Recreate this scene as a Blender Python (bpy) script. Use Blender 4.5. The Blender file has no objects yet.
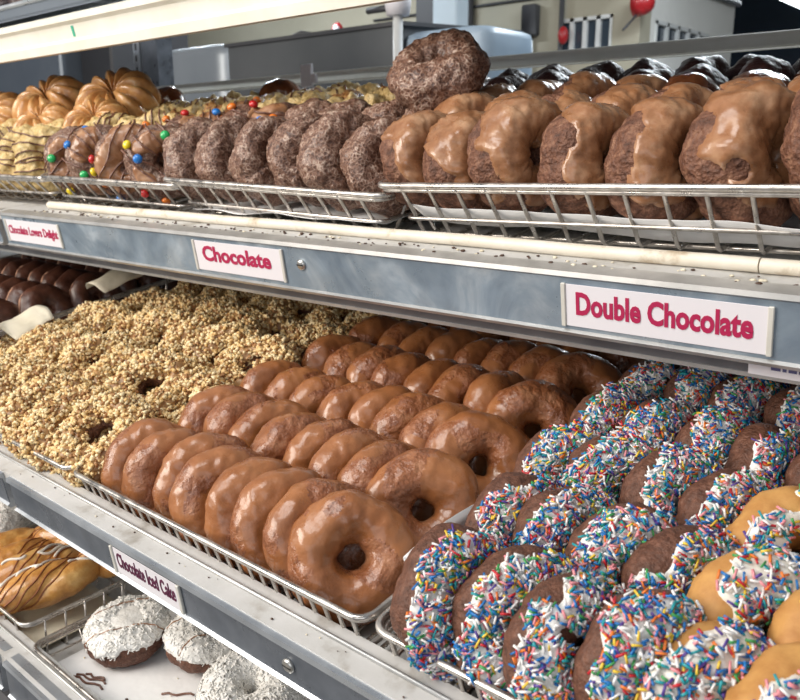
import bpy, math, random
from mathutils import Vector, Matrix, noise, Quaternion
R_ = random.Random(7)
PI = math.pi
scn = bpy.context.scene
COL = scn.collection
H = 1.35                                   # eye height above the shop floor

# ------------------------------------------------------------------ materials
def new_mat(name):
    m = bpy.data.materials.new(name); m.use_nodes = True
    nt = m.node_tree
    return m, nt, nt.nodes['Principled BSDF']
def ramp(nt, src, stops):
    r = nt.nodes.new('ShaderNodeValToRGB')
    el = r.color_ramp.elements
    el[0].position, el[0].color = stops[0][0], (*stops[0][1], 1)
    el[1].position, el[1].color = stops[-1][0], (*stops[-1][1], 1)
    for p, c in stops[1:-1]:
        e = el.new(p); e.color = (*c, 1)
    nt.links.new(src, r.inputs[0])
    return r.outputs[0]
def tex(nt, kind='noise', scale=50, detail=4, rough=.55, dist=0, vec=None):
    if vec is None:
        tc = nt.nodes.new('ShaderNodeTexCoord'); vec = tc.outputs['Object']
    if kind == 'noise':
        n = nt.nodes.new('ShaderNodeTexNoise'); n.inputs['Scale'].default_value = scale
        n.inputs['Detail'].default_value = detail; n.inputs['Roughness'].default_value = rough
        n.inputs['Distortion'].default_value = dist; o = n.outputs['Fac']
    else:
        n = nt.nodes.new('ShaderNodeTexVoronoi'); n.inputs['Scale'].default_value = scale
        if kind == 'edge': n.feature = 'DISTANCE_TO_EDGE'
        o = n.outputs['Distance']
    nt.links.new(vec, n.inputs['Vector'])
    return o
def surf(name, stops, scale=60, rough=.5, bumps=(), metal=0, coat=0, detail=5, spec=.5, rstops=None, sss=0, dist=0):
    """base colour from a noise ramp, optional stack of bumps (kind, scale, strength, distance)"""
    m, nt, b = new_mat(name)
    n = tex(nt, 'noise', scale, detail, .6, dist)
    nt.links.new(ramp(nt, n, stops), b.inputs['Base Color'])
    b.inputs['Roughness'].default_value = rough
    b.inputs['Metallic'].default_value = metal
    b.inputs['Specular IOR Level'].default_value = spec
    b.inputs['Coat Weight'].default_value = coat
    b.inputs['Coat Roughness'].default_value = .12
    if sss:
        b.inputs['Subsurface Weight'].default_value = sss
        b.inputs['Subsurface Radius'].default_value = (.004, .002, .001)
    if rstops:
        n2 = tex(nt, 'noise', rstops[0], 4)
        r = ramp(nt, n2, [(.35, (rstops[1],)*3), (.65, (rstops[2],)*3)])
        nt.links.new(r, b.inputs['Roughness'])
    prev = None
    for kind, sc, st, di in bumps:
        bu = nt.nodes.new('ShaderNodeBump'); bu.inputs['Strength'].default_value = st
        bu.inputs['Distance'].default_value = di
        nt.links.new(tex(nt, kind, sc, 4), bu.inputs['Height'])
        if prev: nt.links.new(prev, bu.inputs['Normal'])
        prev = bu.outputs[0]
    if prev: nt.links.new(prev, b.inputs['Normal'])
    return m
def flat(name, c, rough=.5, metal=0, coat=0, spec=.5):
    m, nt, b = new_mat(name)
    b.inputs['Base Color'].default_value = (*c, 1); b.inputs['Roughness'].default_value = rough
    b.inputs['Metallic'].default_value = metal; b.inputs['Coat Weight'].default_value = coat
    b.inputs['Specular IOR Level'].default_value = spec
    return m
M = {}
M['choc_icing'] = surf('milk_chocolate_icing', [(.32, (.21, .074, .025)), (.5, (.32, .118, .040)), (.7, (.41, .168, .064))], 26, .24,
                       [('noise', 120, .25, .002), ('noise', 420, .22, .0008)], coat=.45, rstops=(70, .22, .46))
M['choc_icing_wrinkled'] = surf('wrinkled_milk_chocolate_icing', [(.32, (.19, .062, .025)), (.52, (.30, .108, .043)), (.7, (.43, .19, .09))], 60, .3,
                       [('noise', 160, .7, .004), ('edge', 160, .35, .002)], coat=.45, rstops=(120, .2, .5))
M['yellow_cake'] = surf('fried_yellow_cake', [(.3, (.42, .18, .045)), (.7, (.62, .33, .10))], 60, .6, [('noise', 300, .4, .001)])
M['dark_cake'] = surf('dark_chocolate_cake', [(.3, (.060, .022, .012)), (.52, (.175, .072, .040)), (.72, (.34, .175, .105))], 130, .62,
                      [('noise', 170, .9, .004), ('voronoi', 420, .5, .002)])
M['dark_cake_fine'] = surf('brown_chocolate_cake', [(.3, (.07, .026, .014)), (.55, (.145, .058, .033)), (.75, (.23, .105, .065))], 180, .6,
                      [('noise', 260, .8, .0025), ('voronoi', 520, .4, .0012)])
M['caramel_icing'] = surf('caramel_brown_icing', [(.3, (.22, .090, .036)), (.5, (.34, .155, .070)), (.72, (.52, .30, .17))], 45, .3,
                       [('noise', 70, .3, .003), ('noise', 300, .15, .001)], coat=.4, rstops=(80, .2, .48))
M['lit_rim_cake'] = surf('lit_rim_brown_cake', [(.3, (.30, .14, .08)), (.7, (.50, .28, .18))], 90, .5, [('noise', 200, .5, .002)])  # paler brown stands in for light on the left rims
M['brown_matt'] = surf('dark_brown_icing', [(.3, (.045, .016, .010)), (.7, (.11, .038, .020))], 60, .4, [('noise', 120, .4, .003)], coat=.2)
M['dark_glaze'] = surf('glossy_dark_chocolate_glaze', [(.3, (.014, .008, .012)), (.7, (.060, .020, .014))], 40, .45,
                       [('noise', 90, .7, .006)], coat=.12)
M['brown_glaze'] = surf('glossy_brown_glaze', [(.3, (.085, .025, .010)), (.7, (.22, .075, .028))], 40, .18,
                       [('noise', 90, .5, .004)], coat=.7)
# crackled sugar glaze on dark cake
def crackled(name, c1, c2, c3, sc=300):
    m, nt, b = new_mat(name)
    n = tex(nt, 'noise', 110, 6, .65, 1.2)
    n2 = tex(nt, 'edge', sc)
    mix = nt.nodes.new('ShaderNodeMath'); mix.operation = 'MULTIPLY_ADD'
    mix.inputs[1].default_value = -.55; nt.links.new(n2, mix.inputs[0]); nt.links.new(n, mix.inputs[2])
    nt.links.new(ramp(nt, mix.outputs[0], [(.28, c1), (.46, c2), (.62, c3)]), b.inputs['Base Color'])
    bu = nt.nodes.new('ShaderNodeBump'); bu.inputs['Strength'].default_value = .8; bu.inputs['Distance'].default_value = .003
    nt.links.new(mix.outputs[0], bu.inputs['Height']); nt.links.new(bu.outputs[0], b.inputs['Normal'])
    b.inputs['Roughness'].default_value = .38; b.inputs['Coat Weight'].default_value = .25
    return m
M['crackled'] = crackled('crackled_sugar_glaze_on_chocolate', (.085, .034, .020), (.245, .125, .080), (.58, .43, .34))
M['fritter'] = crackled('golden_brown_fried_crust', (.12, .035, .012), (.42, .19, .055), (.70, .46, .20), 160)
M['twist'] = surf('golden_twist_crust', [(.3, (.36, .13, .028)), (.5, (.60, .28, .065)), (.7, (.76, .46, .16))], 45, .36,
                  [('noise', 120, .5, .003)], coat=.45)
M['twist_fold'] = flat('browned_crust', (.26, .08, .02), .5)
M['cruller'] = surf('glazed_cruller_crust', [(.3, (.40, .17, .05)), (.5, (.60, .30, .10)), (.7, (.74, .48, .22))], 60, .34,
                  [('noise', 200, .35, .002)], coat=.5)
M['cream_icing'] = surf('pale_yellow_cream_icing', [(.3, (.52, .33, .11)), (.5, (.68, .49, .21)), (.7, (.78, .62, .34))], 120, .5,
                  [('noise', 150, .8, .004), ('voronoi', 300, .4, .002)])
M['white_icing'] = surf('white_icing', [(.3, (.80, .77, .72)), (.6, (.92, .90, .86))], 60, .45, [('noise', 200, .6, .002)])
M['coconut'] = surf('coconut_shreds', [(.3, (.86, .83, .77)), (.7, (.94, .93, .90))], 90, .5)
M['coconut_speck'] = flat('toasted_speck', (.22, .20, .17), .6)
M['drizzle'] = surf('chocolate_drizzle', [(.3, (.13, .05, .03)), (.7, (.24, .11, .07))], 90, .35, coat=.4)
M['white_glaze'] = surf('white_sugar_glaze', [(.3, (.80, .72, .60)), (.7, (.93, .89, .82))], 90, .3, coat=.4)
M['nut_glaze'] = surf('tan_glaze_under_nuts', [(.3, (.30, .15, .06)), (.7, (.50, .29, .12))], 90, .35)
M['nut_a'] = flat('nut_crumb_cream', (.80, .58, .28), .55)
M['nut_b'] = flat('nut_crumb_tan', (.70, .45, .18), .55)
M['nut_c'] = flat('nut_crumb_pale', (.86, .70, .42), .55)
M['nut_d'] = flat('nut_crumb_brown', (.36, .17, .06), .6)
for k, c in dict(spr_white=(.86, .84, .82), spr_pink=(.80, .30, .33), spr_red=(.55, .02, .03), spr_blue=(.015, .17, .48),
                 spr_teal=(.02, .32, .36), spr_green=(.06, .33, .09), spr_yellow=(.85, .58, .06), spr_orange=(.80, .20, .03),
                 spr_purple=(.10, .05, .28)).items():
    M[k] = flat('sprinkle_' + k[4:], c, .32, spec=.5)
SPR = ['spr_white']*5 + ['spr_pink']*2 + ['spr_red', 'spr_blue', 'spr_blue', 'spr_blue', 'spr_teal', 'spr_teal', 'spr_green', 'spr_yellow', 'spr_orange', 'spr_purple']
SPRU = ['spr_white', 'spr_pink', 'spr_red', 'spr_blue', 'spr_teal', 'spr_green', 'spr_yellow', 'spr_orange', 'spr_purple']
for k, c in dict(c_blue=(.02, .20, .62), c_green=(.02, .45, .12), c_yellow=(.90, .68, .02), c_orange=(.85, .22, .03), c_red=(.6, .02, .02), c_white=(.8, .72, .66)).items():
    M[k] = flat('candy_' + k[2:], c, .22, coat=.5)
M['wire'] = surf('nickel_wire', [(.3, (.42, .38, .34)), (.7, (.72, .69, .65))], 90, .28, metal=.9, rstops=(60, .18, .5))
M['alu'] = surf('brushed_aluminium', [(.3, (.42, .45, .49)), (.7, (.62, .65, .68))], 14, .33, [('noise', 60, .12, .001)], metal=.75, rstops=(20, .25, .5))
M['alu_dark'] = surf('dark_channel_insert', [(.3, (.10, .115, .14)), (.7, (.20, .22, .255))], 20, .3, metal=.4, rstops=(30, .2, .45))
M['alu_pale'] = surf('worn_channel_face', [(.3, (.21, .27, .34)), (.5, (.30, .37, .44)), (.72, (.52, .58, .63))], 13, .32, [('noise', 90, .15, .001)], metal=.5, dist=1.5, detail=7, rstops=(30, .25, .55))
M['alu_edge'] = surf('pale_channel_lip', [(.3, (.42, .42, .41)), (.7, (.66, .65, .63))], 22, .32, metal=.6, detail=8)
M['deck'] = surf('worn_enamel_deck', [(.30, (.34, .31, .27)), (.44, (.56, .55, .53)), (.7, (.64, .63, .62))], 26, .42, [('noise', 200, .15, .001)], detail=8)
M['under'] = surf('grey_steel_underside', [(.3, (.13, .13, .14)), (.7, (.22, .22, .23))], 18, .42, metal=.5)
M['cream_paint'] = surf('cream_painted_channel', [(.3, (.78, .74, .63)), (.7, (.88, .85, .76))], 14, .45)
M['pipe'] = surf('ivory_plastic_pipe', [(.32, (.50, .40, .28)), (.42, (.74, .67, .55)), (.7, (.82, .76, .66))], 30, .42, detail=8)
M['paper'] = surf('white_liner_paper', [(.3, (.84, .83, .82)), (.7, (.92, .91, .90))], 10, .6, [('noise', 14, .4, .01)])
M['waxpaper'] = surf('cream_wax_paper', [(.3, (.66, .58, .42)), (.7, (.82, .75, .60))], 18, .5, [('noise', 40, .4, .004)])
M['label'] = flat('label_card', (.76, .73, .76), .5)
M['label_frame'] = surf('clear_label_holder', [(.3, (.55, .53, .47)), (.7, (.68, .66, .60))], 30, .3)
M['magenta'] = flat('magenta_lettering', (.42, .012, .075), .5)
M['maroon'] = flat('dark_maroon_lettering', (.10, .008, .045), .5)
M['smallprint'] = flat('grey_blue_print', (.10, .10, .22), .5)
M['screw'] = flat('screw_steel', (.62, .60, .56), .28, .9)
M['black'] = flat('black_gap', (.012, .012, .014), .6)
M['crumb'] = surf('chocolate_crumb', [(.3, (.03, .015, .01)), (.7, (.12, .06, .035))], 400, .7)
M['steel_blue'] = surf('blue_grey_steel', [(.3, (.15, .18, .22)), (.7, (.22, .25, .29))], 2, .35, metal=.3)
M['green'] = flat('sea_green_sticker', (.05, .42, .27), .5)

# ------------------------------------------------------------------ mesh helpers
class MB:
    def __init__(s): s.v = []; s.f = []; s.m = []; s.mats = []
    def mi(s, mat):
        if mat not in s.mats: s.mats.append(mat)
        return s.mats.index(mat)
    def add(s, vs, fs, mat=None, mi=None):
        o = len(s.v); s.v += [tuple(v) for v in vs]
        k = s.mi(mat) if mat else (mi or 0)
        s.f += [tuple(i + o for i in f) for f in fs]; s.m += [k]*len(fs)
        return s
    def box(s, a, b, mat=None, bev=0):
        x0, y0, z0 = a; x1, y1, z1 = b
        if bev <= 0:
            vs = [(x, y, z) for z in (z0, z1) for y in (y0, y1) for x in (x0, x1)]
            fs = [(0, 2, 3, 1), (4, 5, 7, 6), (0, 1, 5, 4), (2, 6, 7, 3), (0, 4, 6, 2), (1, 3, 7, 5)]
            return s.add(vs, fs, mat)
        # bevelled in the XZ and Y sense: 24-vertex chamfer box
        vs = []; idx = {}
        for zi, z in enumerate((z0, z1)):
            for yi, y in enumerate((y0, y1)):
                for xi, x in enumerate((x0, x1)):
                    dx, dy, dz = (bev if xi == 0 else -bev), (bev if yi == 0 else -bev), (bev if zi == 0 else -bev)
                    for k, p in enumerate(((x, y+dy, z+dz), (x+dx, y, z+dz), (x+dx, y+dy, z))):
                        idx[(xi, yi, zi, k)] = len(vs); vs.append(p)
        g = lambda *a: idx[a]
        fs = []
        for i in (0, 1):
            q = [g(i, 0, 0, 0), g(i, 1, 0, 0), g(i, 1, 1, 0), g(i, 0, 1, 0)]; fs.append(q if i else q[::-1])
            q = [g(0, i, 0, 1), g(1, i, 0, 1), g(1, i, 1, 1), g(0, i, 1, 1)]; fs.append(q[::-1] if i else q)
            q = [g(0, 0, i, 2), g(1, 0, i, 2), g(1, 1, i, 2), g(0, 1, i, 2)]; fs.append(q if i else q[::-1])
        for a_ in (0, 1):
            for b_ in (0, 1):
                fs.append([g(0, a_, b_, 1), g(1, a_, b_, 1), g(1, a_, b_, 2), g(0, a_, b_, 2)])
                fs.append([g(a_, 0, b_, 0), g(a_, 1, b_, 0), g(a_, 1, b_, 2), g(a_, 0, b_, 2)])
                fs.append([g(a_, b_, 0, 0), g(a_, b_, 1, 0), g(a_, b_, 1, 1), g(a_, b_, 0, 1)])
                for c_ in (0, 1): fs.append([g(a_, b_, c_, 0), g(a_, b_, c_, 1), g(a_, b_, c_, 2)])
        return s.add(vs, fs, mat)
    def prism(s, prof, x0, x1, mat=None):
        """profile of (y,z) points extruded along x"""
        n = len(prof)
        vs = [(x0, y, z) for y, z in prof] + [(x1, y, z) for y, z in prof]
        fs = [(i, (i+1) % n, n+(i+1) % n, n+i) for i in range(n)] + [tuple(range(n))[::-1], tuple(range(n, 2*n))]
        return s.add(vs, fs, mat)
    def tube(s, pts, r, closed=False, n=8, mat=None, caps=True, taper=None):
        pts = [Vector(p) for p in pts]; N = len(pts)
        if N < 2: return s
        tans = []
        for i in range(N):
            a = pts[(i-1) % N] if (closed or i > 0) else pts[i]
            b = pts[(i+1) % N] if (closed or i < N-1) else pts[i]
            t = (b-a); tans.append(t.normalized() if t.length > 1e-9 else Vector((1, 0, 0)))
        u = tans[0].orthogonal().normalized(); vs = []
        for i in range(N):
            u = (u - tans[i]*u.dot(tans[i]))
            u = u.normalized() if u.length > 1e-6 else tans[i].orthogonal().normalized()
            w = tans[i].cross(u)
            rr = r*(taper[i] if taper else 1)
            for k in range(n):
                a = 2*PI*k/n; vs.append(pts[i] + (u*math.cos(a) + w*math.sin(a))*rr)
        fs = []
        for i in range(N if closed else N-1):
            j = (i+1) % N
            for k in range(n):
                k2 = (k+1) % n; fs.append((i*n+k, i*n+k2, j*n+k2, j*n+k))
        if not closed and caps: fs += [tuple(range(n))[::-1], tuple(range((N-1)*n, N*n))]
        return s.add(vs, fs, mat)
    def ball(s, c, r, mat=None, nu=12, nv=8, sq=(1, 1, 1), rot=None, disp=0, seed=0):
        vs = []; fs = []
        for j in range(nv+1):
            p = PI*j/nv
            for i in range(nu):
                a = 2*PI*i/nu
                v = Vector((math.sin(p)*math.cos(a)*sq[0], math.sin(p)*math.sin(a)*sq[1], math.cos(p)*sq[2]))*r
                if disp: v *= 1 + disp*noise.noise(v*(2.2/r) + Vector((seed, 0, 0)))
                if rot: v = rot @ v
                vs.append(v + Vector(c))
        for j in range(nv):
            for i in range(nu):
                i2 = (i+1) % nu
                fs.append((j*nu+i, j*nu+i2, (j+1)*nu+i2, (j+1)*nu+i))
        return s.add(vs, fs, mat)
    def mesh(s, name, mats=None, smooth=True):
        me = bpy.data.meshes.new(name); me.from_pydata(s.v, [], s.f)
        for m in (mats or [M[k] if isinstance(k, str) else k for k in s.mats]): me.materials.append(m)
        me.polygons.foreach_set('material_index', s.m)
        if smooth: me.polygons.foreach_set('use_smooth', [True]*len(me.polygons))
        me.update(); return me

def link(name, data=None, parent=None, mw=None):
    o = bpy.data.objects.new(name, data); COL.objects.link(o)
    if parent: o.parent = parent
    if mw is not None: o.matrix_basis = mw
    return o
def tag(o, label=None, cat=None, group=None, kind=None):
    if label: o['label'] = label
    if cat: o['category'] = cat
    if group: o['group'] = group
    if kind: o['kind'] = kind
    return o
def build(mb, name, parent=None, mw=None, smooth=True): return link(name, mb.mesh(name, smooth=smooth), parent, mw)
def autosmooth(o, deg=35):
    me = o.data
    me.polygons.foreach_set('use_smooth', [True]*len(me.polygons))
    me.set_sharp_from_angle(angle=math.radians(deg))
    return o
def copy_tree(o):
    c = o.copy(); COL.objects.link(c)
    for k in ('group', 'label'):
        if k in c: del c[k]
    for ch in o.children:
        d = ch.copy(); COL.objects.link(d); d.parent = c
        for g in ch.children:
            e = g.copy(); COL.objects.link(e); e.parent = d
    return c
ORD = ['first', 'second', 'third', 'fourth', 'fifth', 'sixth', 'seventh', 'eighth', 'ninth', 'tenth', 'eleventh', 'twelfth', 'thirteenth']

# ------------------------------------------------------------------ frames of the shelves
def frame(y, z, t): return Matrix.Translation((0, y, z + H)) @ Matrix.Rotation(t, 4, 'X')
T1, T2, T3, T0 = .170, .152, .035, .245
F1 = Matrix.Translation((-.9, .5, 0)) @ Matrix.Rotation(.024, 4, 'Z') @ Matrix.Translation((.9, -.5, 0)) @ frame(.519, -.029, T1)
F2 = frame(.3075, -.2767, T2)
F3 = frame(.29, -.467, T3)
F0 = frame(.60, .133, T0)
def orient(axis, spin=0):
    return Vector(axis).normalized().to_track_quat('Z', 'Y').to_matrix().to_4x4() @ Matrix.Rotation(spin, 4, 'Z')
def place(o, F, x, d, n, axis, spin=0, s=1):
    o.matrix_basis = F @ Matrix.Translation((x, d, n)) @ orient(axis, spin) @ Matrix.Scale(s, 4)
    return o

# ------------------------------------------------------------------ doughnut surfaces (local z = the iced face)
class Ring:
    def __init__(s, R=.0245, ra=.0165, rz=.0155, seed=0, lump=.0012, fine=.0004, lf=45, ff=160, sq=1.0, ridge=0, crack=0):
        s.R, s.ra, s.rz, s.seed, s.lump, s.fine, s.lf, s.ff, s.sq, s.ridge, s.crack = R, ra, rz, seed, lump, fine, lf, ff, sq, ridge, crack
    def p(s, th, ph, off=0):
        c, sn = math.cos(ph), math.sin(ph)
        e = s.sq
        cc = math.copysign(abs(c)**e, c); ss = math.copysign(abs(sn)**e, sn)
        base = Vector(((s.R + s.ra*cc)*math.cos(th), (s.R + s.ra*cc)*math.sin(th), s.rz*ss))
        nrm = Vector((c*math.cos(th), c*math.sin(th), sn))
        S = Vector((s.seed*7.3, s.seed*3.1, s.seed*1.7))
        d = s.lump*noise.noise(base*s.lf + S)*2 + s.fine*noise.noise(base*s.ff + S)*2
        d += .0016*noise.noise(Vector((math.cos(th), math.sin(th), 0))*1.1 + S)
        if s.ridge: d += s.ridge[1]*abs(math.sin(th*s.ridge[0]/2 + ph*s.ridge[2]))
        if s.crack:
            q = noise.noise(base*90 + S*2); d -= s.crack*math.exp(-(q/.10)**2)
        return base + nrm*(d + off), nrm
def ring_mesh(mb, rg, mat, nu=72, nv=30, off=0):
    vs = []; fs = []
    for i in range(nu):
        for j in range(nv): vs.append(rg.p(2*PI*i/nu, 2*PI*j/nv, off)[0])
    for i in range(nu):
        for j in range(nv):
            i2, j2 = (i+1) % nu, (j+1) % nv
            fs.append((i*nv+j, i2*nv+j, i2*nv+j2, i*nv+j2))
    return mb.add(vs, fs, mat)
def mask_std(rg, level, amp, freq=28, amp2=0, freq2=90, side=None):
    S = Vector((rg.seed*2.9 + 11, rg.seed*5.7, 3.3))
    def f(th, ph):
        b = Vector(((rg.R + rg.ra*math.cos(ph))*math.cos(th), (rg.R + rg.ra*math.cos(ph))*math.sin(th), rg.rz*math.sin(ph)))
        m = math.sin(ph) - level + amp*noise.noise(b*freq + S)*2 + amp2*noise.noise(b*freq2 + S)*2
        if side: m += side[2]*(math.cos(th - side[0])*side[1])
        return m
    return f
def icing_mesh(mb, rg, mask, mat, th=.0016, nu=110, nv=52, edge=.12, wr=0, wmat=None):
    vs = []; mk = []; fs = []; ms = []
    S = Vector((rg.seed*1.9, 4, rg.seed))
    for i in range(nu):
        for j in range(nv):
            a, b = 2*PI*i/nu, 2*PI*j/nv
            m = mask(a, b); k = max(0, min(1, (m + .02)/edge)); k = k*k*(3-2*k)
            bulge = .0010*math.exp(-((m-edge)/.10)**2)
            off = -.0020 + (.0020 + th)*k + bulge
            if wr:
                q = rg.p(a, b)[0]
                off += wr*(1-abs(noise.noise(q*75 + S))*3)*k + wr*.5*noise.noise(q*190 + S)*k
            vs.append(rg.p(a, b, off)[0]); mk.append(m)
    for i in range(nu):
        for j in range(nv):
            i2, j2 = (i+1) % nu, (j+1) % nv
            q = (i*nv+j, i2*nv+j, i2*nv+j2, i*nv+j2)
            if max(mk[k] for k in q) > -.05: fs.append(q)
    if wmat:
        A = []; B = []
        for q in fs:
            c = Vector(vs[q[0]])
            (B if noise.noise(c*38 + S) > .12 else A).append(q)
        o = len(mb.v); mb.add(vs, A, mat); k = mb.mi(wmat)
        mb.f += [tuple(i + o for i in f) for f in B]; mb.m += [k]*len(B)
        return mb
    return mb.add(vs, fs, mat)
def scatter(rg, mask, n, rnd, lo=.1):
    out = []
    while len(out) < n:
        a, b = rnd.uniform(0, 2*PI), rnd.uniform(0, 2*PI)
        if rnd.random() > (rg.R + rg.ra*math.cos(b))/(rg.R + rg.ra): continue
        if mask(a, b) < lo: continue
        out.append(rg.p(a, b) + (a, b))
    return out
def sprinkles_mesh(mb, rg, mask, n, seed):
    rnd = random.Random(seed)
    for p, nr, a, b in scatter(rg, mask, n, rnd, .06):
        t = nr.orthogonal().normalized(); t.rotate(Quaternion(nr, rnd.uniform(0, 2*PI)))
        t = (t + nr*rnd.uniform(-.28, .38)).normalized()
        L = rnd.uniform(.0016, .0031); r = rnd.uniform(.00062, .00084)
        c = p + nr*(.0016 + rnd.uniform(0, .0026)); 
        mb.tube([c - t*L, c - t*L*.0, c + t*L], r, n=5, mat=rnd.choice(SPR))
def crumbs_mesh(mb, rg, mask, n, seed, sz=(.0011, .0024), mats=('nut_a', 'nut_a', 'nut_c', 'nut_b', 'nut_c', 'nut_d'), lo=0., lift=.0012):
    rnd = random.Random(seed)
    F = [(0, 2, 3, 1), (4, 5, 7, 6), (0, 1, 5, 4), (2, 6, 7, 3), (0, 4, 6, 2), (1, 3, 7, 5)]
    for p, nr, a, b in scatter(rg, mask, n, rnd, lo):
        s = rnd.uniform(*sz); q = Quaternion(Vector([rnd.gauss(0, 1) for _ in range(3)]).normalized(), rnd.uniform(0, PI))
        el = rnd.uniform(.9, 1.6)
        vs = []
        for z in (-1, 1):
            for y in (-1, 1):
                for x in (-1, 1):
                    v = Vector((x*el*rnd.uniform(.4, .8), y*rnd.uniform(.35, .75), z*rnd.uniform(.3, .65)))*s
                    v.rotate(q); vs.append(v + p + nr*(lift + rnd.uniform(0, .0022)))
        mb.add(vs, F, rnd.choice(mats))
def shreds_mesh(mb, rg, mask, n, seed, L=(.003, .007), mats=('coconut',), lo=.0):
    rnd = random.Random(seed)
    for p, nr, a, b in scatter(rg, mask, n, rnd, lo):
        t = nr.orthogonal().normalized(); t.rotate(Quaternion(nr, rnd.uniform(0, 2*PI)))
        t2 = (t + nr*rnd.uniform(-.2, .9)).normalized()
        l = rnd.uniform(*L)/2; c = p + nr*.0022
        mb.tube([c - t*l, c + nr*.0008, c + t2*l], rnd.uniform(.00045, .0008), n=4, mat=rnd.choice(mats))
def top_z(rg, x, y, off=.0022):
    r = math.hypot(x, y); k = (r - rg.R)/rg.ra
    if abs(k) > 1.0: return None
    ph = math.acos(max(-1, min(1, k)))
    return rg.p(math.atan2(y, x), ph, off)[0]
def drizzle_mesh(mb, rg, n, seed, mat='drizzle', r=.0011, ang=0.3, step=.0095):
    rnd = random.Random(seed)
    for k in range(n):
        c = (k - (n-1)/2)*step + rnd.uniform(-.002, .002); an = ang + rnd.uniform(-.15, .15)
        run = []
        for i in range(60):
            u = -.046 + .092*i/59; v = c + .0015*math.sin(u*130 + k)
            x, y = u*math.cos(an) - v*math.sin(an), u*math.sin(an) + v*math.cos(an)
            p = top_z(rg, x, y, .0030)
            if p is None:
                if len(run) > 2: mb.tube(run, r, n=6, mat=mat)
                run = []
            else: run.append(p)
        if len(run) > 2: mb.tube(run, r, n=6, mat=mat)

def donut_root(name, parts):
    """parts: list of (name, MB, kind, label)"""
    e = link(name)
    e.empty_display_size = .02
    for nm, mb, kind, lab in parts:
        o = build(mb, nm, e)
        if kind: o['kind'] = kind
        if lab: o['label'] = lab
    return e

# --- prototypes ---------------------------------------------------
used = set()
def inst(proto):
    if id(proto) not in used:
        used.add(id(proto)); return proto
    return copy_tree(proto)

def v_iced(seed):
    rg = Ring(.0256, .0160, .0146, seed, .0013, .0004)
    a = MB(); ring_mesh(a, rg, 'yellow_cake', 56, 24)
    b = MB(); icing_mesh(b, rg, mask_std(rg, -.72, .16, 30, .05), 'choc_icing', .0014, wr=.0004, wmat='choc_icing_wrinkled')
    return donut_root('iced_doughnut', [('cake', a, None, 'golden cake showing at the back of the ring'), ('icing', b, None, 'glossy milk-chocolate icing')])
def v_sprinkle(seed, light=False):
    rnd0 = random.Random(seed)
    rg = Ring(.0250, .0178, .0172, seed, .0013, .0006, crack=.0006)
    a = MB(); ring_mesh(a, rg, 'yellow_cake' if light else 'dark_cake_fine', 72, 32)
    mk = mask_std(rg, .42 if not light else .22, .34 if not light else .25, 30, .16, 85, side=(rnd0.uniform(0, 6.28) if not light else -.5, 1, .16 if not light else .6))
    b = MB(); icing_mesh(b, rg, mk, 'white_icing' if not light else 'white_glaze', .0013)
    c = MB(); sprinkles_mesh(c, rg, mk, 1500 if not light else 1150, seed)
    return donut_root('sprinkle_doughnut', [('cake', a, None, 'golden cake' if light else 'dark brown cake'), ('icing', b, None, 'white icing'), ('sprinkles', c, 'stuff', 'rainbow sprinkles')])
def v_nut(seed):
    rg = Ring(.0300, .0170, .0165, seed, .0028, .0014, lf=60)
    a = MB(); ring_mesh(a, rg, 'dark_cake', 64, 28)
    mk0 = mask_std(rg, -.85, .14, 24, .14, 60)
    mk = lambda a, b: mk0(a, b) - 3.2*max(0, -math.cos(b) - .45)
    b = MB(); icing_mesh(b, rg, mk, 'nut_glaze', .0010, 80, 36)
    c = MB(); crumbs_mesh(c, rg, mk, 1700, seed, (.0014, .0029), lo=.12)
    return donut_root('nut_doughnut', [('cake', a, None, 'dark cake showing in the hole'), ('icing', b, None, 'tan icing under the nuts'), ('nut_crumbs', c, 'stuff', 'chopped golden nuts')])
def v_double(seed):
    rg = Ring(.0245, .0195, .0235, seed, .0018, .0006, crack=.0012, sq=.86)
    a = MB(); ring_mesh(a, rg, 'dark_cake', 96, 44)
    rnd = random.Random(seed)
    mk = mask_std(rg, .38 + rnd.uniform(-.14, .14), .55, 28, .28, 70, side=(PI/2, 1, .62))
    b = MB(); icing_mesh(b, rg, mk, 'caramel_icing', .0013, wr=.00015)
    return donut_root('double_chocolate_doughnut', [('cake', a, None, 'cracked dark chocolate cake'), ('icing', b, None, 'caramel-brown icing')])
def v_choc(seed):
    rg = Ring(.0260, .0195, .0215, seed, .0026, .0010, crack=.0022, sq=.88)
    a = MB(); ring_mesh(a, rg, 'crackled', 96, 44)
    return donut_root('chocolate_doughnut', [('cake', a, None, None)])
def v_glossy(seed, mat):
    rg = Ring(.0255, .0190, .0180, seed, .0018, .0006)
    a = MB(); ring_mesh(a, rg, 'dark_cake_fine', 48, 20)
    b = MB(); icing_mesh(b, rg, mask_std(rg, -.65, .2, 26, .08, 80), mat, .0014, 72, 32, wr=.0005)
    return donut_root('glazed_doughnut', [('cake', a, None, None), ('icing', b, None, None)])
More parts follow.
